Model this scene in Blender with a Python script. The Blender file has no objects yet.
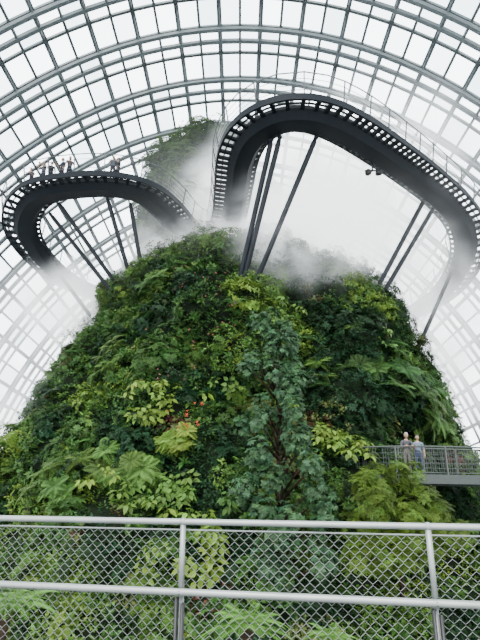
import bpy, math, random
import numpy as np
from mathutils import Vector, Matrix, noise as mnoise
random.seed(7); rng=np.random.default_rng(7)
scene=bpy.context.scene
COL=scene.collection

# ------------------------------------------------------------------ materials
def new_mat(name):
    m=bpy.data.materials.new(name); m.use_nodes=True
    nt=m.node_tree; nt.nodes.clear()
    out=nt.nodes.new('ShaderNodeOutputMaterial')
    return m,nt,out
def pbr(name,col,rough=.5,metal=0.0,var=.12,scale=6.0,bump=0.0,spec=.5):
    m,nt,out=new_mat(name)
    b=nt.nodes.new('ShaderNodeBsdfPrincipled')
    tc=nt.nodes.new('ShaderNodeTexCoord'); n=nt.nodes.new('ShaderNodeTexNoise')
    n.inputs['Scale'].default_value=scale; n.inputs['Detail'].default_value=4
    nt.links.new(tc.outputs['Object'],n.inputs['Vector'])
    r=nt.nodes.new('ShaderNodeValToRGB')
    r.color_ramp.elements[0].position=.3; r.color_ramp.elements[1].position=.7
    r.color_ramp.elements[0].color=tuple(c*(1-var) for c in col)+(1,)
    r.color_ramp.elements[1].color=tuple(min(1,c*(1+var)) for c in col)+(1,)
    nt.links.new(n.outputs['Fac'],r.inputs['Fac']); nt.links.new(r.outputs['Color'],b.inputs['Base Color'])
    b.inputs['Roughness'].default_value=rough; b.inputs['Metallic'].default_value=metal
    b.inputs['Specular IOR Level'].default_value=spec
    if bump>0:
        bp=nt.nodes.new('ShaderNodeBump'); bp.inputs['Strength'].default_value=bump
        nt.links.new(n.outputs['Fac'],bp.inputs['Height']); nt.links.new(bp.outputs['Normal'],b.inputs['Normal'])
    nt.links.new(b.outputs[0],out.inputs['Surface'])
    return m
def leaf_mat(name,rough=.55,trans=.28):
    m,nt,out=new_mat(name)
    a=nt.nodes.new('ShaderNodeAttribute'); a.attribute_name='Col'
    b=nt.nodes.new('ShaderNodeBsdfPrincipled'); b.inputs['Roughness'].default_value=rough
    b.inputs['Specular IOR Level'].default_value=.12
    t=nt.nodes.new('ShaderNodeBsdfTranslucent'); mx=nt.nodes.new('ShaderNodeMixShader')
    mx.inputs[0].default_value=trans
    nt.links.new(a.outputs['Color'],b.inputs['Base Color']); nt.links.new(a.outputs['Color'],t.inputs['Color'])
    nt.links.new(b.outputs[0],mx.inputs[1]); nt.links.new(t.outputs[0],mx.inputs[2])
    nt.links.new(mx.outputs[0],out.inputs['Surface'])
    return m
def glass_mat():
    m,nt,out=new_mat('dome_glass')
    g=nt.nodes.new('ShaderNodeNewGeometry'); r=nt.nodes.new('ShaderNodeValToRGB')
    r.color_ramp.elements[0].color=(.52,.61,.64,1); r.color_ramp.elements[1].color=(.97,.99,1,1)
    r.color_ramp.elements[1].position=.7
    nt.links.new(g.outputs['Random Per Island'],r.inputs['Fac'])
    t=nt.nodes.new('ShaderNodeBsdfTransparent'); nt.links.new(r.outputs['Color'],t.inputs['Color'])
    d=nt.nodes.new('ShaderNodeBsdfTranslucent'); d.inputs['Color'].default_value=(.9,.93,.95,1)
    mx=nt.nodes.new('ShaderNodeMixShader'); mx.inputs[0].default_value=.10
    nt.links.new(t.outputs[0],mx.inputs[1]); nt.links.new(d.outputs[0],mx.inputs[2])
    nt.links.new(mx.outputs[0],out.inputs['Surface'])
    return m
M_leaf=leaf_mat('leaf_surface'); M_glass=glass_mat()
M_frame=pbr('dome_steel',(.06,.074,.078),.6,.0,spec=.3)
M_rib=pbr('rib_steel',(.065,.08,.086),.6,.0,spec=.3)
M_dark=pbr('dark_painted_steel',(.004,.006,.0085),.6,.0,spec=.1)
M_dark2=pbr('strut_steel',(.005,.007,.010),.5,.0,spec=.15)
M_rail=pbr('galvanised_rail',(.15,.165,.16),.4,.3)
M_mesh=pbr('stainless_wire',(.13,.14,.135),.5,.3)
M_black=pbr('black_bracket',(.008,.008,.009),.5,.0,spec=.3)
M_pale=pbr('pale_rail',(.035,.042,.046),.5,.1)
M_lrail=pbr('walkway_rail',(.022,.027,.024),.5,.1)
M_deck=pbr('deck_grating',(.022,.028,.025),.7,.1,bump=.2)
M_rock=pbr('mossy_rock',(.004,.008,.003),.9,0,var=.5,scale=1.5,bump=.6,spec=.1)
M_trunk=pbr('bark',(.02,.014,.009),.9,0,var=.4,scale=9,bump=.6,spec=.1)
M_ground=pbr('garden_soil',(.008,.015,.006),.95,0,var=.5,scale=.6,bump=.4)

# ------------------------------------------------------------------ mesh builder
class MB:
    def __init__(s): s.v=[]; s.f=[]; s.m=[]
    def add(s,vs,fs,mi=0):
        o=len(s.v); s.v.extend([tuple(x) for x in vs])
        s.f.extend([tuple(i+o for i in f) for f in fs]); s.m.extend([mi]*len(fs))
    def bar(s,p,q,w,h,mi=0,up=Vector((0,0,1))):
        p=Vector(p);q=Vector(q);t=q-p
        if t.length<1e-6:return
        t.normalize(); a=t.cross(up)
        if a.length<1e-3:a=t.cross(Vector((1,0,0)))
        a.normalize(); b=a.cross(t); a=a*w/2; b=b*h/2
        s.add([p-a-b,p+a-b,p+a+b,p-a+b,q-a-b,q+a-b,q+a+b,q-a+b],
              [(0,3,2,1),(4,5,6,7),(0,1,5,4),(1,2,6,5),(2,3,7,6),(3,0,4,7)],mi)
    def tube(s,path,r,n=8,mi=0,caps=True):
        path=[Vector(p) for p in path]; vs=[];fs=[]; k=len(path)
        rr=r if isinstance(r,(list,tuple)) else [r]*k
        for i,p in enumerate(path):
            t=(path[min(i+1,k-1)]-path[max(i-1,0)]).normalized()
            up=Vector((0,0,1)) if abs(t.z)<.9 else Vector((0,1,0))
            a=t.cross(up).normalized(); b=a.cross(t)
            for j in range(n):
                an=2*math.pi*j/n; vs.append(p+(a*math.cos(an)+b*math.sin(an))*rr[i])
        for i in range(k-1):
            for j in range(n):
                j2=(j+1)%n; fs.append((i*n+j,i*n+j2,(i+1)*n+j2,(i+1)*n+j))
        if caps: fs.append(tuple(range(n))[::-1]); fs.append(tuple((k-1)*n+j for j in range(n)))
        s.add(vs,fs,mi)
    def ball(s,c,r,mi=0,n=10,m=7,fn=None):
        c=Vector(c); r=Vector(r) if not isinstance(r,(int,float)) else Vector((r,r,r)); vs=[];fs=[]
        for i in range(m+1):
            ph=math.pi*i/m
            for j in range(n):
                th=2*math.pi*j/n
                d=Vector((math.sin(ph)*math.cos(th),math.sin(ph)*math.sin(th),math.cos(ph)))
                if fn:d=fn(d)
                vs.append(c+Vector((d.x*r.x,d.y*r.y,d.z*r.z)))
        for i in range(m):
            for j in range(n):
                j2=(j+1)%n; fs.append((i*n+j,(i+1)*n+j,(i+1)*n+j2,i*n+j2))
        s.add(vs,fs,mi)
    def obj(s,name,mats,smooth=False,parent=None):
        me=bpy.data.meshes.new(name); me.from_pydata(s.v,[],s.f)
        for m in mats: me.materials.append(m)
        me.polygons.foreach_set('material_index',s.m)
        if smooth: me.polygons.foreach_set('use_smooth',[True]*len(s.f))
        me.update(); o=bpy.data.objects.new(name,me); COL.objects.link(o)
        if parent: o.parent=parent
        return o
def empty(name):
    e=bpy.data.objects.new(name,None); COL.objects.link(e); return e

# ------------------------------------------------------------------ ground
g=MB(); N=48
g.add([(0,22,-15)]+[(75*math.cos(2*math.pi*i/N),22+75*math.sin(2*math.pi*i/N),-15) for i in range(N)],
      [(0,i+1,(i+1)%N+1) for i in range(N)])
g.obj('floor',[M_ground])

# ------------------------------------------------------------------ dome
def dome(a,t,off=0.0):
    W=40+off; H=55+off; L=58+off
    k=math.cos(t)**.85 if t>0 else 1-.12*(t/1.2)**2
    return Vector((W*k*math.cos(a), 20+L*math.sin(t), -15+H*k*math.sin(a)))
dome_parent=empty('glass_dome_roof')
DT=2.5
ta=[math.radians(x) for x in np.arange(-36,82,DT)]
na=66; aa=[math.pi*i/na for i in range(na+1)]
gm=MB(); fr=MB(); rb=MB()
for i in range(len(ta)-1):
    for j in range(na):
        p=[dome(aa[j],ta[i]),dome(aa[j+1],ta[i]),dome(aa[j+1],ta[i+1]),dome(aa[j],ta[i+1])]
        gm.add(p,[(0,1,2,3)])
cen=Vector((0,25,-5))
for i,t in enumerate(ta):
    for j in range(na):
        p,q=dome(aa[j],t,-.15),dome(aa[j+1],t,-.15); fr.bar(p,q,.22,.25,0,up=(p-cen).normalized())
for j in range(na+1):
    for i in range(len(ta)-1):
        p,q=dome(aa[j],ta[i],-.15),dome(aa[j],ta[i+1],-.15)
        fr.bar(p,q,.40 if j%2==0 else .22,.3,0,up=(p-cen).normalized())
RO=-1.7; DD=math.radians(.55)
for i,t in enumerate(ta):
    if i%2: continue
    for j in range(na):
        for sg in (-1,1):
            p,q=dome(aa[j],t+sg*DD,RO),dome(aa[j+1],t+sg*DD,RO); rb.bar(p,q,.30,.35,0,up=(p-cen).normalized())
        rb.bar(dome(aa[j],t-DD,RO),dome(aa[j],t+DD,RO),.16,.2)
        if j%2==0:
            for sg in(-1,1):
                rb.bar(dome(aa[j],t,-.1),dome(aa[j],t+sg*DD,RO),.12,.12)
            if i+1<len(ta): rb.bar(dome(aa[j],ta[i+1],-.1),dome(aa[j],t+DD,RO),.11,.11)
            if i>0: rb.bar(dome(aa[j],ta[i-1],-.1),dome(aa[j],t-DD,RO),.11,.11)
gm.obj('glazing_panels',[M_glass],parent=dome_parent)
fr.obj('grid_frame',[M_frame],parent=dome_parent)
rb.obj('arch_ribs',[M_rib],parent=dome_parent)

# ------------------------------------------------------------------ mountain
PROF=np.array([(-15,24,38,0),(-6,18.4,37,0),(0,14.9,36,0),(4,13.0,36,0),(7.5,12.3,36.5,0),(12.4,10.6,38,0),(17,8.6,42,0),
      (19,7.4,42.5,0),(22,5.5,43,0),(26,4,43.5,0),(28.5,2.2,44,0),(29.5,.1,44,0)],float)
PEAK=np.array([(14,5.0,41.5,-4.3),(22,4.3,41.5,-4.3),(27,3.9,41.5,-4.3),(29.5,3.4,41.5,-4.0),(31.2,2.4,41.5,-3.6),(32.2,1.2,41.5,-3.2),(32.8,.1,41.5,-3.2)],float)
def surf(P,th,z):
    r=np.interp(z,P[:,0],P[:,1]); cy=np.interp(z,P[:,0],P[:,2]); cx=np.interp(z,P[:,0],P[:,3])
    p=Vector((math.sin(th)*r,-math.cos(th)*r,z)); q=Vector((p.x,p.y+cy,z))
    d=1.3*mnoise.noise(q*.16)+1.5*mnoise.noise(q*.45+Vector((9,3,1)))
    d*=min(1,r/5)
    r2=max(r+d,.05)
    return Vector((cx+math.sin(th)*r2,cy-math.cos(th)*r2,z))
def surfn(P,th,z):
    p=surf(P,th,z); a=surf(P,th+.03,z)-p; b=surf(P,th,z+.3)-p
    n=a.cross(b)
    if n.length<1e-6:n=Vector((0,-1,.5))
    return p,n.normalized()
mt=MB()
for P in (PROF,PEAK):
    nz=70;nth=110; zs=np.linspace(P[0,0],P[-1,0],nz); vs=[];fs=[]
    for z in zs:
        for j in range(nth): vs.append(surf(P,2*math.pi*j/nth,float(z)))
    for i in range(nz-1):
        for j in range(nth):
            j2=(j+1)%nth; fs.append((i*nth+j,i*nth+j2,(i+1)*nth+j2,(i+1)*nth+j))
    mt.add(vs,fs)
mount_parent=empty('planted_mountain')
mt.obj('rock_core',[M_rock],smooth=True,parent=mount_parent)

# ------------------------------------------------------------------ leaf templates
class T:
    def __init__(s): s.v=[];s.q=[];s.c=[]
    def basis(s,az,tilt):
        d=np.array([math.cos(az)*math.cos(tilt),math.sin(az)*math.cos(tilt),math.sin(tilt)])
        sd=np.array([-math.sin(az),math.cos(az),0.]); n=np.cross(d,sd); return d,sd,-n if n[2]<0 else n
    def kite(s,L,W,az,tilt,base=(0,0,0),fold=.15,sh=1.):
        d,sd,n=s.basis(az,tilt); b=np.array(base,float); o=len(s.v)
        c=b+d*L*.5-n*fold*W
        s.v+=[b,b+d*L*.45-sd*W/2,b+d*L,c,b+d*L*.45+sd*W/2]; s.q+=[(o,o+1,o+2,o+3),(o,o+3,o+2,o+4)]
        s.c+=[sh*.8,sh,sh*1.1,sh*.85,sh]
    def strip(s,L,Ws,az,tilt,base=(0,0,0),droop=.3,fold=.12,sh=1.):
        d,sd,n=s.basis(az,tilt); b=np.array(base,float); o=len(s.v); k=len(Ws)
        for i,w in enumerate(Ws):
            f=i/(k-1); p=b+d*L*f-np.array([0,0,1.])*droop*L*f*f
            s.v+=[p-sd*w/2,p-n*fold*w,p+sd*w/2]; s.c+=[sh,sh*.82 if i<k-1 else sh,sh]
        for i in range(k-1):
            a=o+3*i; s.q+=[(a,a+3,a+4,a+1),(a+1,a+4,a+5,a+2)]
    def done(s): return np.array(s.v),np.array(s.q,int),np.array(s.c)
R=random.uniform
def t_small():
    t=T()
    for i in range(14):
        az=R(0,6.28); r=R(0,.27)
        t.kite(R(.16,.30),R(.09,.15),az,R(-.3,.9),(math.cos(az)*r,math.sin(az)*r,R(-.05,.2)),sh=R(.45,1.55))
    return t.done()
def t_med():
    t=T()
    for i in range(11):
        az=i*2.4+R(-.3,.3)
        t.strip(R(.45,.65),[.03,.17,.15,.01],az,R(.1,1.0),(0,0,R(0,.1)),droop=R(.3,.7),sh=R(.6,1.4))
    return t.done()
def t_whorl():
    t=T()
    for i in range(9):
        az=i*.7+R(-.15,.15)
        t.strip(R(.32,.42),[.02,.13,.14,.02],az,R(-.1,.45),(0,0,.05),droop=R(.2,.5),sh=R(.65,1.4))
    return t.done()
def t_big():
    t=T()
    for i in range(8):
        az=i*2.4+R(-.3,.3); r=R(.25,.7); h=R(.2,.8); b=(math.cos(az)*r,math.sin(az)*r,h)
        t.strip(math.hypot(r,h),[.03,.03],az,math.atan2(h,r),(0,0,0),droop=0,sh=.7)
        t.strip(R(.6,.9),[.2,.5,.46,.26,.02],az,R(-.7,0),b,droop=.25,fold=.15,sh=R(.6,1.45))
    return t.done()
def t_fern(nf=11,L=1.0,np_=13,w=.26):
    t=T()
    for i in range(nf):
        az=i*2*math.pi/nf+R(-.2,.2); el=R(.35,.9); dr=R(.6,1.0); Lf=L*R(.8,1.1); sh=R(.75,1.3)
        ca,sa=math.cos(az),math.sin(az)
        def P(f): return np.array([ca*Lf*f*math.cos(el),sa*Lf*f*math.cos(el),Lf*(f*math.sin(el)-dr*f*f*.8)])
        for j in range(np_):
            f=.12+.86*j/(np_-1); p=P(f); l=w*Lf*(math.sin(math.pi*min(1,f*.9+.1))**.7+.08)
            for sg in (-1,1):
                a=az+sg*1.15; tl=-.25; d=np.array([math.cos(a),math.sin(a),tl]); d/=np.linalg.norm(d)
                ax=np.array([ca,sa,0])*Lf*.36/np_
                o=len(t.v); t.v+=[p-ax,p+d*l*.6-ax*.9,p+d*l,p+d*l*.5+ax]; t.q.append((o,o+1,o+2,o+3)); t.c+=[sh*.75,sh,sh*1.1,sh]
        for j in range(5):
            a,b=P(j/5),P((j+1)/5); sd=np.array([-sa,ca,0])*.012*Lf; o=len(t.v)
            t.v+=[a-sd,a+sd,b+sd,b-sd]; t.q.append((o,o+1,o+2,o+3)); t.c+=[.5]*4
    return t.done()
def t_spray():
    t=T()
    for i in range(8):
        az=i*.8+R(-.3,.3); el=R(-.1,.5); L=R(.3,.5)
        for j in range(7):
            f=(j+1)/7; p=(math.cos(az)*L*f,math.sin(az)*L*f,L*f*math.sin(el)-.1*f*f)
            for sg in(-1,1): t.kite(.13*(1.3-f*.6),.05,az+sg*.9,R(-.2,.3),p,sh=R(.65,1.35))
    return t.done()
def t_flower():
    t=T()
    for i in range(7): t.kite(R(.12,.2),.1,i*.9,R(.2,1.2),(R(-.08,.08),R(-.08,.08),R(.1,.25)),sh=R(.8,1.2))
    return t.done()
TPL={'small':[t_small() for _ in range(6)],'med':[t_med() for _ in range(5)],'whorl':[t_whorl() for _ in range(4)],
     'big':[t_big() for _ in range(4)],'fern':[t_fern() for _ in range(4)],'spray':[t_spray() for _ in range(4)],
     'flower':[t_flower() for _ in range(3)],'tfern':[t_fern(14,2.0,30,.16) for _ in range(3)]}
def frame_rows(n,up=.5):
    z=(Vector(n)*(1-up)+Vector((0,0,1))*up).normalized()
    a=Vector((math.cos(x:=R(0,6.28)),math.sin(x),0)); a=(a-z*a.dot(z))
    if a.length<1e-3:a=Vector((1,0,0))
    a.normalize(); b=z.cross(a); return np.array([a,b,z])   # rows
CK=.76
class Bag:
    def __init__(s): s.d={}
    def put(s,kind,pos,n,sc,col,up=.5):
        k=(kind,random.randrange(len(TPL[kind]))); s.d.setdefault(k,[]).append((tuple(pos),frame_rows(n,up),sc,tuple(c*CK for c in col)))
    def obj(s,name,parent=None):
        VS=[];QS=[];CS=[];off=0
        for (kind,i),L in s.d.items():
            v,q,c=TPL[kind][i]; P=np.array([l[0] for l in L]); F=np.array([l[1] for l in L]); S=np.array([l[2] for l in L]); C=np.array([l[3] for l in L])
            V=np.einsum('kj,njc->nkc',v,F)*S[:,None,None]+P[:,None,:]
            n,k=len(L),len(v)
            Q=q[None]+(np.arange(n)*k)[:,None,None]+off
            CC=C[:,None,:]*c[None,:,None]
            VS.append(V.reshape(-1,3)); QS.append(Q.reshape(-1,4)); CS.append(CC.reshape(-1,3)); off+=n*k
        V=np.concatenate(VS);Q=np.concatenate(QS);C=np.clip(np.concatenate(CS),0,1)
        me=bpy.data.meshes.new(name); me.vertices.add(len(V)); me.vertices.foreach_set('co',V.astype(np.float32).ravel())
        me.loops.add(len(Q)*4); me.loops.foreach_set('vertex_index',Q.astype(np.int32).ravel())
        me.polygons.add(len(Q)); me.polygons.foreach_set('loop_start',(np.arange(len(Q))*4).astype(np.int32))
        me.update(calc_edges=True)
        at=me.color_attributes.new('Col','FLOAT_COLOR','POINT')
        at.data.foreach_set('color',np.concatenate([C,np.ones((len(C),1))],1).astype(np.float32).ravel())
        me.materials.append(M_leaf); me.validate()
        o=bpy.data.objects.new(name,me); COL.objects.link(o)
        if parent:o.parent=parent
        print(name,len(Q)); return o
DK=(.009,.028,.008);MD=(.034,.084,.017);YG=(.115,.19,.026);BG=(.010,.036,.013);LG=(.068,.136,.024);MR=(.075,.028,.02);OL=(.08,.10,.03)
def jit(c,a=.25):
    k=R(1-a,1+a); return (c[0]*k*R(.85,1.15),c[1]*k,c[2]*k*R(.85,1.15))
def pal(p):
    n=mnoise.noise(Vector(p)*.38+Vector((5,1,2)))+.4*mnoise.noise(Vector(p)*1.1)-.014*(p[0]+1)+.03; m=mnoise.noise(Vector(p)*.6+Vector((1,7,4)))
    if p[0]<-9: n-=.03*(-9-p[0])
    if m>.50: return MR if R(0,1)<.25 else OL
    if n>.36: return YG if R(0,1)<.4 else LG
    if n>.08: return LG if R(0,1)<.45 else MD
    if n>-.15: return MD if R(0,1)<.6 else DK
    return BG if R(0,1)<.5 else DK
def samp(P,zlo,zhi,thm):
    rm=np.interp(zlo,P[:,0],P[:,1])
    while True:
        z=R(zlo,zhi); 
        if R(0,rm)<np.interp(z,P[:,0],P[:,1])+.5: break
    th=R(-thm,thm); p,n=surfn(P,th,z); return p,n
fol=Bag()
TH=2.0
for _ in range(26000):
    p,n=samp(PROF,-8,29,TH); fol.put('small',p+n*R(0,.3),n,R(.45,.9),jit(pal(p),.35))
for _ in range(2300):
    p,n=samp(PROF,-7,27,TH); c=pal(p); r=R(.3,1.05); kind=random.choice(['small','small','small','small','med','whorl','spray'])
    for k in range(int(28*r*r)+7):
        d=Vector((R(-1,1),R(-1,1),R(-1,1))).normalized()
        if d.dot(n)<-.1:d=-d
        q=p+d*r*R(.75,1.05); q.z+=.1; fol.put(kind,q,d,R(.38,.7),jit(c,.3),.3)
for _ in range(2600):
    p,n=samp(PROF,-8,27,TH); fol.put('med',p+n*.3,n,R(.4,.8),jit(pal(p)))
for _ in range(120):
    p,n=samp(PROF,-8,20,TH); c=random.choice([YG,LG,LG,MD,MD])
    for k in range(random.randint(2,7)):
        q=p+Vector((R(-.6,.6),R(-.3,.3),R(-.6,.6))); fol.put('big',q+n*.3,n,R(.2,.36),jit(c),.4)
for _ in range(500):
    p,n=samp(PROF,-8,26,TH); fol.put('fern',p+n*.4,n,R(.4,1.1),jit(random.choice([LG,MD,MD,DK,MD])),.6)
for _ in range(3000):
    p,n=samp(PEAK,17,32.6,TH); fol.put(random.choice(['small','small','med','spray']),p+n*R(0,.9),n,R(.6,1.2),jit(random.choice([LG,LG,MD,MD,DK])))
for _ in range(90):
    p,n=samp(PEAK,20,32.5,TH); c=random.choice([LG,MD,DK]); r=R(.4,1.3)
    for k in range(22):
        d=Vector((R(-1,1),R(-1,1),R(-.5,1))).normalized(); fol.put(random.choice(['small','whorl','spray']),p+d*r+n*.4,d,R(.5,1.0),jit(c,.3),.3)
for _ in range(110):
    p,n=samp(PEAK,22,32.8,TH); fol.put('fern',p+n*1.0,n,R(.8,2.2),jit(random.choice([LG,MD])),.6)
# accents: (theta, z, kind, count, spread, colour)
def accent(th,z,kind,cnt,sp,c,sc=(.26,.40),off=.6,up=.4):
    for _ in range(cnt):
        p,n=surfn(PROF,th+R(-sp,sp)/14,z+R(-sp,sp)*.8); fol.put(kind,p+n*(off+R(0,.3)),n,R(*sc),jit(c,.25),up)
RED=(.45,.07,.035); PINK=(.34,.14,.11)
accent(-.17,1.9,'flower',12,.8,RED,(.4,.6)); accent(-.27,4.8,'flower',30,1.7,PINK,(.28,.42)); accent(-.15,9,'flower',30,1.8,PINK,(.28,.42))
accent(-.10,6,'flower',16,1.4,PINK,(.28,.42))
accent(-.05,3.6,'big',12,.6,LG); accent(-.30,2.8,'big',16,.7,YG); accent(-.22,-1.3,'big',46,1.3,LG,(.26,.40)); accent(-.38,-.9,'big',16,.7,YG)
accent(.30,.6,'big',40,1.2,YG,(.25,.4)); accent(-.12,-3.0,'big',28,1.0,YG,(.28,.42)); accent(-.55,5.5,'fern',8,1.2,LG,(.8,1.3)); accent(-.2,1.0,'fern',6,.6,YG,(.6,1.0))
accent(-.5,-.9,'fern',8,.9,LG,(.7,1.1)); accent(.62,4.5,'fern',7,1.5,MD,(.9,1.3)); accent(-.35,-.2,'fern',8,.9,LG,(.7,1.1))
accent(.2,7.8,'big',12,1.2,LG,(.25,.4)); accent(.9,3.5,'fern',8,1.3,MD,(1.1,1.7)); accent(.75,2.6,'fern',6,1.3,LG,(1.0,1.5)); accent(-.45,9,'fern',6,1.5,MD,(.8,1.2))
fol.obj('foliage',parent=mount_parent)

# ---- broadleaf tree on the face
def tree(name,base,top,blobs,kind,c,dens,sc,trunk_r=.12):
    e=empty(name); b=Bag(); tb=MB()
    base=Vector(base);top=Vector(top)
    tb.tube([base.lerp(top,i/6)+Vector((R(-.15,.15),R(-.1,.1),0)) for i in range(7)],[trunk_r*(1-.1*i) for i in range(7)],8)
    for ctr,rad in blobs:
        ctr=Vector(ctr); f=max(0,min(1,(ctr.z-base.z)/(top.z-base.z)-.12)); s=base.lerp(top,f)
        tb.tube([s,s.lerp(ctr,.5)+Vector((0,0,.1)),ctr],[trunk_r*.5,trunk_r*.35,trunk_r*.2],6)
        for k in range(int(dens*rad*rad)):
            d=Vector((R(-1,1),R(-1,1),R(-1,1))).normalized(); 
            if d.y>.5: d.y=-d.y
            b.put(kind,ctr+d*rad*R(.6,1.05),d,R(*sc),jit(c,.45),.45)
    tb.obj('trunk',[M_trunk],True,e); b.obj('leaves',e); return e
bl=[]
for i in range(54):
    z=-3.5+9.8*i/53; w=1.6*math.sin(math.pi*min(1,.2+.75*(i/53)))**.6
    bl.append(((1.5+R(-w,w),17.9+max(0,z)*.42+R(-.8,.4),z),R(.32,.6)))
tree('umbrella_tree',(1.6,18.9,-4.5),(1.5,20.5,6),bl,'whorl',(.034,.078,.034),135,(.3,.54))
bl=[((5.7+R(-1.7,1.7),17.8+R(-.8,.5),-1.4+R(-1.6,1.2)),R(.35,.7)) for _ in range(30)]
tree('feathery_shrub',(5.6,19,-4.5),(5.6,18,.1),bl,'spray',(.060,.105,.014),110,(.4,.68),.08)
# ---- tree ferns near the railing
def tree_fern(p,s,c=(.08,.19,.03)):
    e=empty('tree_fern'); b=Bag(); tb=MB(); p=Vector(p)
    tb.tube([Vector((p.x+.3*math.sin(i),p.y,-15+(p.z+15)*i/6)) if i<6 else p for i in range(7)],[.22,.2,.18,.16,.14,.13,.12],9)
    b.put('tfern',p,(0,0,1),s,c,.9); b.put('tfern',p+Vector((0,0,.1)),(0,0,1),s*.8,c,.9)
    tb.obj('trunk',[M_trunk],True,e); b.obj('fronds',e)
tree_fern((-4.3,10,-2.5),.62); tree_fern((.15,10,-2.8),.5); tree_fern((1.7,10.5,-3.2),.4); tree_fern((-6.2,12.5,-2.9),.7,(.045,.10,.02)); tree_fern((-2.2,11,-3.6),.55,(.04,.09,.02))

# ------------------------------------------------------------------ elevated walkway
PTS=[(-7,42,14),(-11.4,39.5,14.2),(-14.2,36.9,14.8),(-15.6,34.3,15.8),(-15.9,32.2,16.7),(-15.2,30.4,17.4),(-13.8,29.1,17.9),(-11.8,28.4,18),
 (-8.85,28.1,18),(-6.8,28.9,18),(-5.6,31.0,18),(-4.6,33.8,18),(-2.9,35.6,18),(-1.3,35.0,18),(-.6,32,18),(-.2,27.9,18),(.1,24.9,18),(.8,22.8,18),
 (2.1,21.6,18),(3.8,21.5,18),(5.8,22.5,18),(8.5,24.6,18),(11.4,27,17.9),(14.1,29.0,17.2),(16.0,30.9,16.2),(16.8,33.2,14.9),(16.2,36.4,13.4),(13.4,39.5,12.2),(9,41.5,11.5)]
def cr(P,step=.25):
    P=[Vector(p) for p in P]; P=[P[0]*2-P[1]]+P+[P[-1]*2-P[-2]]; out=[]
    for i in range(1,len(P)-2):
        n=max(2,int((P[i+1]-P[i]).length/step))
        for k in range(n):
            t=k/n; a,b,c,d=P[i-1],P[i],P[i+1],P[i+2]
            out.append(.5*((2*b)+(c-a)*t+(2*a-5*b+4*c-d)*t*t+(3*b-a-3*c+d)*t**3))
    out.append(P[-2]); return out
def sweep(mb,path,sec,mi=0):
    k=len(sec);vs=[];fs=[];n=len(path)
    for i,p in enumerate(path):
        s=side(path,i)
        for (x,z) in sec: vs.append(p+s*x+Vector((0,0,z)))
    for i in range(n-1):
        for j in range(k):
            j2=(j+1)%k; fs.append((i*k+j,i*k+j2,(i+1)*k+j2,(i+1)*k+j))
    fs.append(tuple(range(k))[::-1]); fs.append(tuple((n-1)*k+j for j in range(k)))
    mb.add(vs,fs,mi)
def side(path,i):
    t=path[min(i+2,len(path)-1)]-path[max(i-2,0)]; t.z=0; t.normalize(); return Vector((t.y,-t.x,0))
path=cr(PTS)
wp=empty('elevated_walkway')
w=MB()
sweep(w,path,[(-.85,.05),(.75,.05),(.75,-.15),(.40,-.6),(-.5,-.6),(-.85,-.15)])
sweep(w,path,[(1.38,.14),(1.50,.14),(1.50,-.24),(1.38,-.24)])
sweep(w,path,[(1.06,-.08),(1.12,-.08),(1.12,-.18),(1.06,-.18)])
sweep(w,path,[(-1.1,.1),(-1.0,.1),(-1.0,-.18),(-1.1,-.18)])
for i in range(0,len(path),2):
    s=side(path,i); p=path[i]
    w.bar(p+s*.6+Vector((0,0,-.16)),p+s*1.46+Vector((0,0,-.06)),.21,.16)
    w.bar(p-s*.8+Vector((0,0,-.15)),p-s*1.05+Vector((0,0,-.06)),.17,.15)
w.obj('deck_structure',[M_dark],parent=wp)
w=MB()
for sx,ln in ((1.45,.22),(-1.05,-.15)):
    for h,r in ((1.3,.034),(.95,.015),(.6,.015),(.35,.015)):
        w.tube([path[i]+side(path,i)*(sx+ln*h/1.3)+Vector((0,0,h)) for i in range(0,len(path),3)],r,5)
    for i in range(0,len(path),6):
        s=side(path,i); w.bar(path[i]+s*sx,path[i]+s*(sx+ln)+Vector((0,0,1.33)),.05,.06)
w.obj('guard_rails',[M_pale],parent=wp)
w=MB()
ST=[((-13.5,30.5,17.2),(-8.3,32.3,10.9)),((-12.5,29.4,17.4),(-7.9,32,11.2)),((-9.0,28.8,17.4),(-7.3,31.8,11.3)),((-7.6,29.5,17.4),(-6.5,31.5,11.2)),
((-14.5,35.6,14.8),(-11.2,34.3,10.8)),((1.75,22.6,17.4),(-.4,26,8.6)),((2.2,22.4,17.4),(-.2,26,8.6)),((4.2,22.4,17.4),(.45,25.8,9)),
((12.4,28.5,17.2),(7.0,27.8,8)),((13.3,29.4,17.0),(7.4,27.8,8)),((16.2,33.6,14.5),(11.2,31,6.4))]
for a,b in ST:
    a=Vector(a);b=Vector(b); w.tube([a,a.lerp(b,.04),b.lerp(a,.06),b],[.09,.15,.15,.10],10)
    w.ball(a,.14,0,8,5)
w.obj('support_struts',[M_dark2],True,parent=wp)
# spotlight hung under the walkway
w=MB(); c=Vector((7.9,24.8,16.8))
w.bar(c+Vector((0,0,.1)),c+Vector((0,-.1,.6)),.08,.08); w.bar(c+Vector((-.45,0,.1)),c+Vector((.45,0,.1)),.08,.08)
for dx in(-.3,.3): w.tube([c+Vector((dx,.15,-.05)),c+Vector((dx,-.05,-.1)),c+Vector((dx*1.1,-.3,-.2))],[.1,.17,.2],10)
w.obj('spotlight_pair',[M_black],True,parent=wp)

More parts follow.
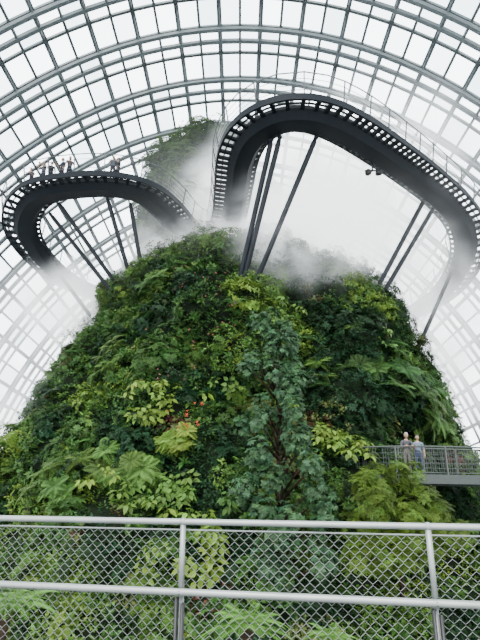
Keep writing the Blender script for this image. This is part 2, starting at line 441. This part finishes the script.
# ------------------------------------------------------------------ lower walkway (right)
LZ=-.35
lp=cr([(4.8,24,LZ),(6.2,21.9,LZ),(7.5,21.4,LZ),(10,21.7,LZ-.05),(13,22.6,LZ-.1),(17,24.6,LZ-.2),(24,30,LZ-.4)],.3)
lw=empty('lower_walkway'); w=MB()
sweep(w,lp,[(-1,.0),(1,.0),(1,-.12),(.6,-.4),(-.6,-.4),(-1,-.12)]); sweep(w,lp,[(1.0,.06),(1.08,.06),(1.08,-.3),(1.0,-.3)])
w.obj('deck',[M_deck],parent=lw); w=MB()
for sx in(1.04,-1.0):
    for h,r in((1.15,.035),(.9,.012),(.7,.012),(.5,.012),(.3,.012),(.12,.02)):
        w.tube([lp[i]+side(lp,i)*sx+Vector((0,0,h)) for i in range(0,len(lp),2)],r,5)
    for i in range(0,len(lp),5): w.bar(lp[i]+side(lp,i)*sx-Vector((0,0,.2)),lp[i]+side(lp,i)*sx+Vector((0,0,1.17)),.05,.06)
    for i in range(len(lp)-1):
        for f in (0,.33,.66):
            q=lp[i].lerp(lp[i+1],f)+side(lp,i)*sx; w.bar(q+Vector((0,0,.1)),q+Vector((0,0,1.12)),.012,.012)
w.obj('railing',[M_lrail],parent=lw)
w=MB()
for x,y in((10.5,21.9),(15,23.5)): w.tube([(x,y,LZ-.3),(x,y,-15)],.15,8)
w.obj('posts',[M_dark2],parent=lw)

# ------------------------------------------------------------------ people
SK=pbr('skin',(.22,.12,.08),.6); HAIRD=pbr('dark_hair',(.006,.005,.005),.6); HAIRG=pbr('grey_hair',(.2,.19,.185),.7)
EYE=pbr('eye',(.01,.008,.006),.3); LIP=pbr('lips',(.2,.05,.05),.5); SHOE=pbr('shoe',(.02,.02,.022),.6)
_cm={}
def cloth(c):
    c=tuple(x*.5 for x in c)
    if c not in _cm: _cm[c]=pbr('cloth_%d'%len(_cm),c,.85,0,scale=20,spec=.15)
    return _cm[c]
def person(name,loc,yaw,shirt,trous,hair=HAIRD,H=1.7,pose='rail',long_hair=False,head_yaw=0.):
    k=H/1.7
    J={'pel':(0,0,.93),'waist':(0,.0,1.07),'chest':(0,.01,1.27),'nb':(0,0,1.43),'nt':(0,.015,1.52)}
    if pose=='rail':
        J['waist']=(0,.02,1.07);J['chest']=(0,.07,1.27);J['nb']=(0,.10,1.42);J['nt']=(0,.13,1.51)
    E=[('pel','waist'),('waist','chest'),('chest','nb'),('nb','nt')]
    cy=J['chest'][1]; rad={'pel':(.15,.11),'waist':(.135,.10),'chest':(.155,.11),'nb':(.085,.07),'nt':(.052,.052)}
    lab={('pel','waist'):1,('waist','chest'):0,('chest','nb'):0,('nb','nt'):2}
    for s,n in((-1,'l'),(1,'r')):
        J['hip'+n]=(s*.095,0,.86);J['kn'+n]=(s*.105,.03+(.04 if s>0 else 0),.48);J['an'+n]=(s*.11,-.02,.085);J['to'+n]=(s*.13,.14,.04)
        J['sh'+n]=(s*.185,cy+.01,1.385)
        if pose=='rail' : J['el'+n]=(s*.25,cy+.12,1.13);J['wr'+n]=(s*.15,cy+.35,1.17)
        elif pose=='photo': J['el'+n]=(s*.24,cy+.17,1.2);J['wr'+n]=(s*.07,cy+.33,1.45)
        elif pose=='mixed' and s>0: J['el'+n]=(s*.25,cy+.1,1.12);J['wr'+n]=(s*.16,cy+.34,1.17)
        else: J['el'+n]=(s*.24,cy-.03,1.10);J['wr'+n]=(s*.25,cy+.05,.86)
        E+=[('pel','hip'+n),('hip'+n,'kn'+n),('kn'+n,'an'+n),('an'+n,'to'+n),('chest','sh'+n),('sh'+n,'el'+n),('el'+n,'wr'+n)]
        rad.update({'hip'+n:(.095,.095),'kn'+n:(.062,.062),'an'+n:(.045,.045),'to'+n:(.04,.03),'sh'+n:(.068,.068),'el'+n:(.045,.045),'wr'+n:(.028,.028)})
        lab.update({('pel','hip'+n):1,('hip'+n,'kn'+n):1,('kn'+n,'an'+n):1,('an'+n,'to'+n):3,('chest','sh'+n):0,('sh'+n,'el'+n):0,('el'+n,'wr'+n):2})
    ks=list(J); me=bpy.data.meshes.new('tmp'); me.from_pydata([J[x] for x in ks],[(ks.index(a),ks.index(b)) for a,b in E],[])
    o=bpy.data.objects.new('tmp',me); COL.objects.link(o)
    o.modifiers.new('s','SKIN'); sv=me.skin_vertices[0].data
    for i,x in enumerate(ks): sv[i].radius=rad[x]; sv[i].use_root=(x=='pel')
    sb=o.modifiers.new('b','SUBSURF'); sb.levels=1; sb.render_levels=1
    dg=bpy.context.evaluated_depsgraph_get(); em=bpy.data.meshes.new_from_object(o.evaluated_get(dg))
    mb=MB(); segs=[(Vector(J[a]),Vector(J[b]),lab[(a,b)]) for a,b in E]; mis=[]
    for f in em.polygons:
        c=f.center; best=9;bl=0
        for a,b,l in segs:
            ab=b-a; t=max(0,min(1,(c-a).dot(ab)/ab.length_squared)); d=(a+ab*t-c).length
            if d<best: best=d;bl=l
        mis.append(bl)
    mb.v=[tuple(v.co) for v in em.vertices]; mb.f=[tuple(f.vertices) for f in em.polygons]; mb.m=mis
    bpy.data.objects.remove(o)
    for s,n in((-1,'l'),(1,'r')):
        wv=Vector(J['wr'+n]); d=(wv-Vector(J['el'+n])).normalized(); sd=d.cross(Vector((0,0,1)))
        if sd.length<.1: sd=Vector((0,1,0))
        sd.normalize(); dn=d.cross(sd).normalized()
        if dn.z>0: dn=-dn
        mb.tube([wv-d*.02,wv+d*.03,wv+d*.085],[.026,.036,.034],8,2)
        for q,l in zip((-1.5,-.5,.5,1.5),(.055,.068,.072,.062)):
            b=wv+d*.08+sd*q*.018
            mb.tube([b,b+d*l*.5+dn*.008,b+d*l*.8+dn*.03,b+d*l*.85+dn*.045],[.010,.009,.008,.006],5,2)
        b=wv+d*.03-sd*s*.03; mb.tube([b,b+d*.03-sd*s*.025,b+d*.06-sd*s*.03+dn*.01],[.012,.010,.008],5,2)
    hc=Vector(J['nt'])+Vector((0,.02,.10)); hm=MB()
    def hs(d):
        f=1-.28*max(0,-d.z)**1.5; return Vector((d.x*f,d.y*(1-.1*max(0,-d.z)),d.z))
    hm.ball((0,0,0),(.076,.096,.118),2,16,12,hs)
    hm.ball((0,.098,-.012),(.014,.022,.024),2,6,5)
    for s in(-1,1):
        hm.ball((s*.030,.084,.012),(.013,.010,.008),5,8,5); hm.ball((s*.078,0,-.005),(.012,.02,.03),2,8,5)
        hm.bar((s*.018,.092,.032),(s*.045,.084,.032),.01,.006,4)
    hm.ball((0,.083,-.055),(.025,.012,.008),6,8,5)
    def hh(d): return d if not(d.y>.35 and d.z<.45) else Vector((d.x*.9,.35*.9,d.z*.95))
    hm.ball((0,-.012,.022),(.088,.104,.112),4,16,12,hh)
    if long_hair: hm.ball((0,-.07,-.06),(.075,.05,.14),4,12,9)
    rz=Matrix.Rotation(head_yaw,3,'Z'); off=len(mb.v)
    mb.v+= [tuple(rz@Vector(v)+hc) for v in hm.v]; mb.f+=[tuple(i+off for i in f) for f in hm.f]; mb.m+=hm.m
    mb.v=[(x*k,y*k,z*k) for x,y,z in mb.v]
    ob=mb.obj(name,[cloth(shirt),cloth(trous),SK,SHOE,hair,EYE,LIP],True)
    ob.location=loc; ob.rotation_euler=(0,0,yaw); return ob
def on_path(pp,x,sx,front=True):
    best=None
    for i,p in enumerate(pp):
        q=p+side(pp,i)*sx
        if front and q.y>33: continue
        if best is None or abs(q.x-x)<abs(best[0].x-x): best=(q,i)
    return best[0]
PI=math.pi
for x,sx,yaw,sh,tr,pose,lh in ((-14.3,.58,PI*.95,(.03,.035,.05),(.02,.02,.03),'rail',False),(-13.4,.58,PI*.85,(.12,.12,.14),(.03,.03,.05),'photo',True),
    (-12.9,.5,PI*1.15,(.02,.02,.025),(.02,.02,.03),'mixed',False),(-11.8,.58,PI*.8,(.03,.035,.05),(.02,.02,.03),'mixed',False),
    (-11.35,.58,PI*1.1,(.10,.08,.08),(.02,.025,.04),'rail',True),(-8.5,.58,PI*1.1,(.10,.11,.13),(.03,.03,.04),'mixed',False),(-8.0,.5,PI*.8,(.03,.035,.05),(.02,.02,.03),'photo',False)):
    q=on_path(path,x,sx); person('visitor',(q.x,q.y,q.z+.05),yaw,sh,tr,H=R(1.72,1.86),pose=pose,long_hair=lh)
q=on_path(lp,7.1,.55); person('visitor',(q.x,q.y,q.z),PI*1.0,(.08,.08,.09),(.14,.13,.115),HAIRG,1.70,'rail',head_yaw=-.3)
q=on_path(lp,7.6,.6); person('visitor',(q.x,q.y,q.z),PI*.9,(.16,.21,.28),(.05,.065,.11),HAIRD,1.60,'mixed',head_yaw=.4)

# ------------------------------------------------------------------ foreground railing
rl=empty('viewing_railing')
A=Vector((-1.72,3.70,0)); B=Vector((1.46,3.15,0)); D=(B-A).normalized(); Nn=Vector((-D.y,D.x,0))
def rp(s,z,o=0): return A+D*s+Nn*o+Vector((0,0,z))
w=MB()
w.tube([rp(s,-.352) for s in np.linspace(-2.6,6,20)],.020,12,0); w.tube([rp(s,-.765,-.03) for s in np.linspace(-2.6,6,20)],.022,12,0)
w.tube([rp(s,-.405,.03) for s in np.linspace(-2.6,6,20)],.006,6,0)
PS=[1.36-1.56*2,1.36-1.56,1.36,2.92,4.48]
for s in PS:
    w.tube([rp(s,-.352),rp(s,-.80)],.018,10,0); w.tube([rp(s,-.72,.02),rp(s,-1.62,.02)],.015,10,0)
    w.ball(rp(s,-.352),.026,0,10,7)
    w.bar(rp(s-.022,-.80,-.02),rp(s-.022,-1.62,-.02),.04,.016,1,up=D); w.bar(rp(s+.018,-.83,-.02),rp(s+.018,-1.62,-.02),.04,.016,1,up=D)
    w.tube([rp(s,-.765,-.05),rp(s,-.765,.06)],.012,8,1)
w.tube([rp(s,-1.5) for s in (-2.6,6)],.015,8,0)
w.obj('rails_and_posts',[M_rail,M_black],True,rl)
w=MB(); cw=.032; ch=.032; zt=-.405; n=int(8.6/cw)
for i in range(n):
    s0=-2.6+i*cw; pts=[]
    for j in range(35):
        z=zt-j*ch; sg=1 if (j+i)%2==0 else -1
        x=s0+sg*(cw/2-.001); pts.append(rp(x,z+.004,.03+sg*.002)); pts.append(rp(x,z-.004,.03-sg*.002))
    w.tube(pts,.0016,4,0,False)
w.obj('wire_mesh',[M_mesh],True,rl)
w=MB()
dv=[rp(-2.8,-1.62,.12),rp(6.2,-1.62,.12),rp(6.2,-1.62,-4.2),rp(-2.8,-1.62,-4.2)]
w.add(dv+[v-Vector((0,0,.15)) for v in dv],[(0,3,2,1),(4,5,6,7),(0,1,5,4),(1,2,6,5),(2,3,7,6),(3,0,4,7)])
for x,y in((-3,0),(3,0),(-3,2.8),(3.5,2.3)): w.tube([(x,y,-1.75),(x,y,-15)],.15,8)
w.obj('viewing_deck',[M_deck])

# ------------------------------------------------------------------ mist
mist_parent=empty('mist')
def mist(loc,rad,dens,ns=.3,lo=.42,hi=.68,em=.5,noisy=True):
    mb=MB(); mb.ball((0,0,0),(1,1,1),0,24,14)
    m,nt,out=new_mat('mist'); L=nt.links.new; nd=nt.nodes.new
    tc=nd('ShaderNodeTexCoord'); ln=nd('ShaderNodeVectorMath'); ln.operation='LENGTH'; L(tc.outputs['Object'],ln.inputs[0])
    mr=nd('ShaderNodeMapRange'); mr.interpolation_type='SMOOTHSTEP'
    for i,v in zip((1,2,3,4),(0.0,1.0,1,0)): mr.inputs[i].default_value=v
    L(ln.outputs['Value'],mr.inputs[0]); cur=mr.outputs[0]
    if noisy:
        mp=nd('ShaderNodeMapping'); mp.inputs['Scale'].default_value=rad; mp.inputs['Location'].default_value=loc; L(tc.outputs['Object'],mp.inputs['Vector'])
        no=nd('ShaderNodeTexNoise'); no.inputs['Scale'].default_value=ns; no.inputs['Detail'].default_value=3; no.inputs['Distortion'].default_value=1.0
        L(mp.outputs[0],no.inputs['Vector']); m2=nd('ShaderNodeMapRange'); m2.interpolation_type='SMOOTHSTEP'
        for i,v in zip((1,2,3,4),(lo,hi,.06,1)): m2.inputs[i].default_value=v
        L(no.outputs['Fac'],m2.inputs[0]); mu=nd('ShaderNodeMath');mu.operation='MULTIPLY'; L(cur,mu.inputs[0]);L(m2.outputs[0],mu.inputs[1]);cur=mu.outputs[0]
    md=nd('ShaderNodeMath');md.operation='MULTIPLY';md.inputs[1].default_value=dens;L(cur,md.inputs[0])
    sc=nd('ShaderNodeVolumeScatter'); sc.inputs['Color'].default_value=(.94,.97,.98,1); L(md.outputs[0],sc.inputs['Density'])
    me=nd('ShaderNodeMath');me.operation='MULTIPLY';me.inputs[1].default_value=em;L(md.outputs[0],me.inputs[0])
    e=nd('ShaderNodeEmission'); e.inputs['Color'].default_value=(.93,.98,1,1); L(me.outputs[0],e.inputs['Strength'])  # added glow: mist emits light in place of multiple scattering
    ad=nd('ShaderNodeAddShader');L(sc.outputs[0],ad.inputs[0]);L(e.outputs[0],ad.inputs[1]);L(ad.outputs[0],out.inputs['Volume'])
    o=mb.obj('mist_cloud',[m],parent=mist_parent); o.location=loc; o.scale=rad; return o
E=1.6  # strength of the glow put into the mist to brighten it
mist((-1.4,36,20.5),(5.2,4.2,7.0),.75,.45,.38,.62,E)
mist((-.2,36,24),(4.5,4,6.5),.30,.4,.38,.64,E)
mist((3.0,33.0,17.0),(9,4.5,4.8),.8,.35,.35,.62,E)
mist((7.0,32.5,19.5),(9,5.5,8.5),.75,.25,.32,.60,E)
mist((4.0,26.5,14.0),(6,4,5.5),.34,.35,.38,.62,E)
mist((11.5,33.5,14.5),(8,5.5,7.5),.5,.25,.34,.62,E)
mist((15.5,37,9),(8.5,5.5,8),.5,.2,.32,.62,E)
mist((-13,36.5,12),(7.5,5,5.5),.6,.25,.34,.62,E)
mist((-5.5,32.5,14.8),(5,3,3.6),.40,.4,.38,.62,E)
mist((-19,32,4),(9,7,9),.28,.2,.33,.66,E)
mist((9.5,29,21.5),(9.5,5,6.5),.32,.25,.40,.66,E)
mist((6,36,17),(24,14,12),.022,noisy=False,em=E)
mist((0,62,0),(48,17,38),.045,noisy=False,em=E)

# ------------------------------------------------------------------ light, world, camera
wd=bpy.data.worlds.new('overcast_sky'); scene.world=wd; wd.use_nodes=True
bg=wd.node_tree.nodes['Background']; bg.inputs['Color'].default_value=(.93,.97,1,1); bg.inputs['Strength'].default_value=8
sl=bpy.data.lights.new('sun','SUN'); sl.energy=10; sl.angle=math.radians(35); sl.color=(1,.98,.92)
so=bpy.data.objects.new('sun',sl); COL.objects.link(so); so.rotation_euler=(math.radians(35),math.radians(-15),0)
cam=bpy.data.cameras.new('camera'); co=bpy.data.objects.new('camera',cam); COL.objects.link(co)
cam.sensor_fit='VERTICAL'; cam.sensor_height=24; cam.lens=18; co.rotation_euler=(math.radians(107),0,0); cam.clip_end=500; cam.clip_start=.05
scene.camera=co
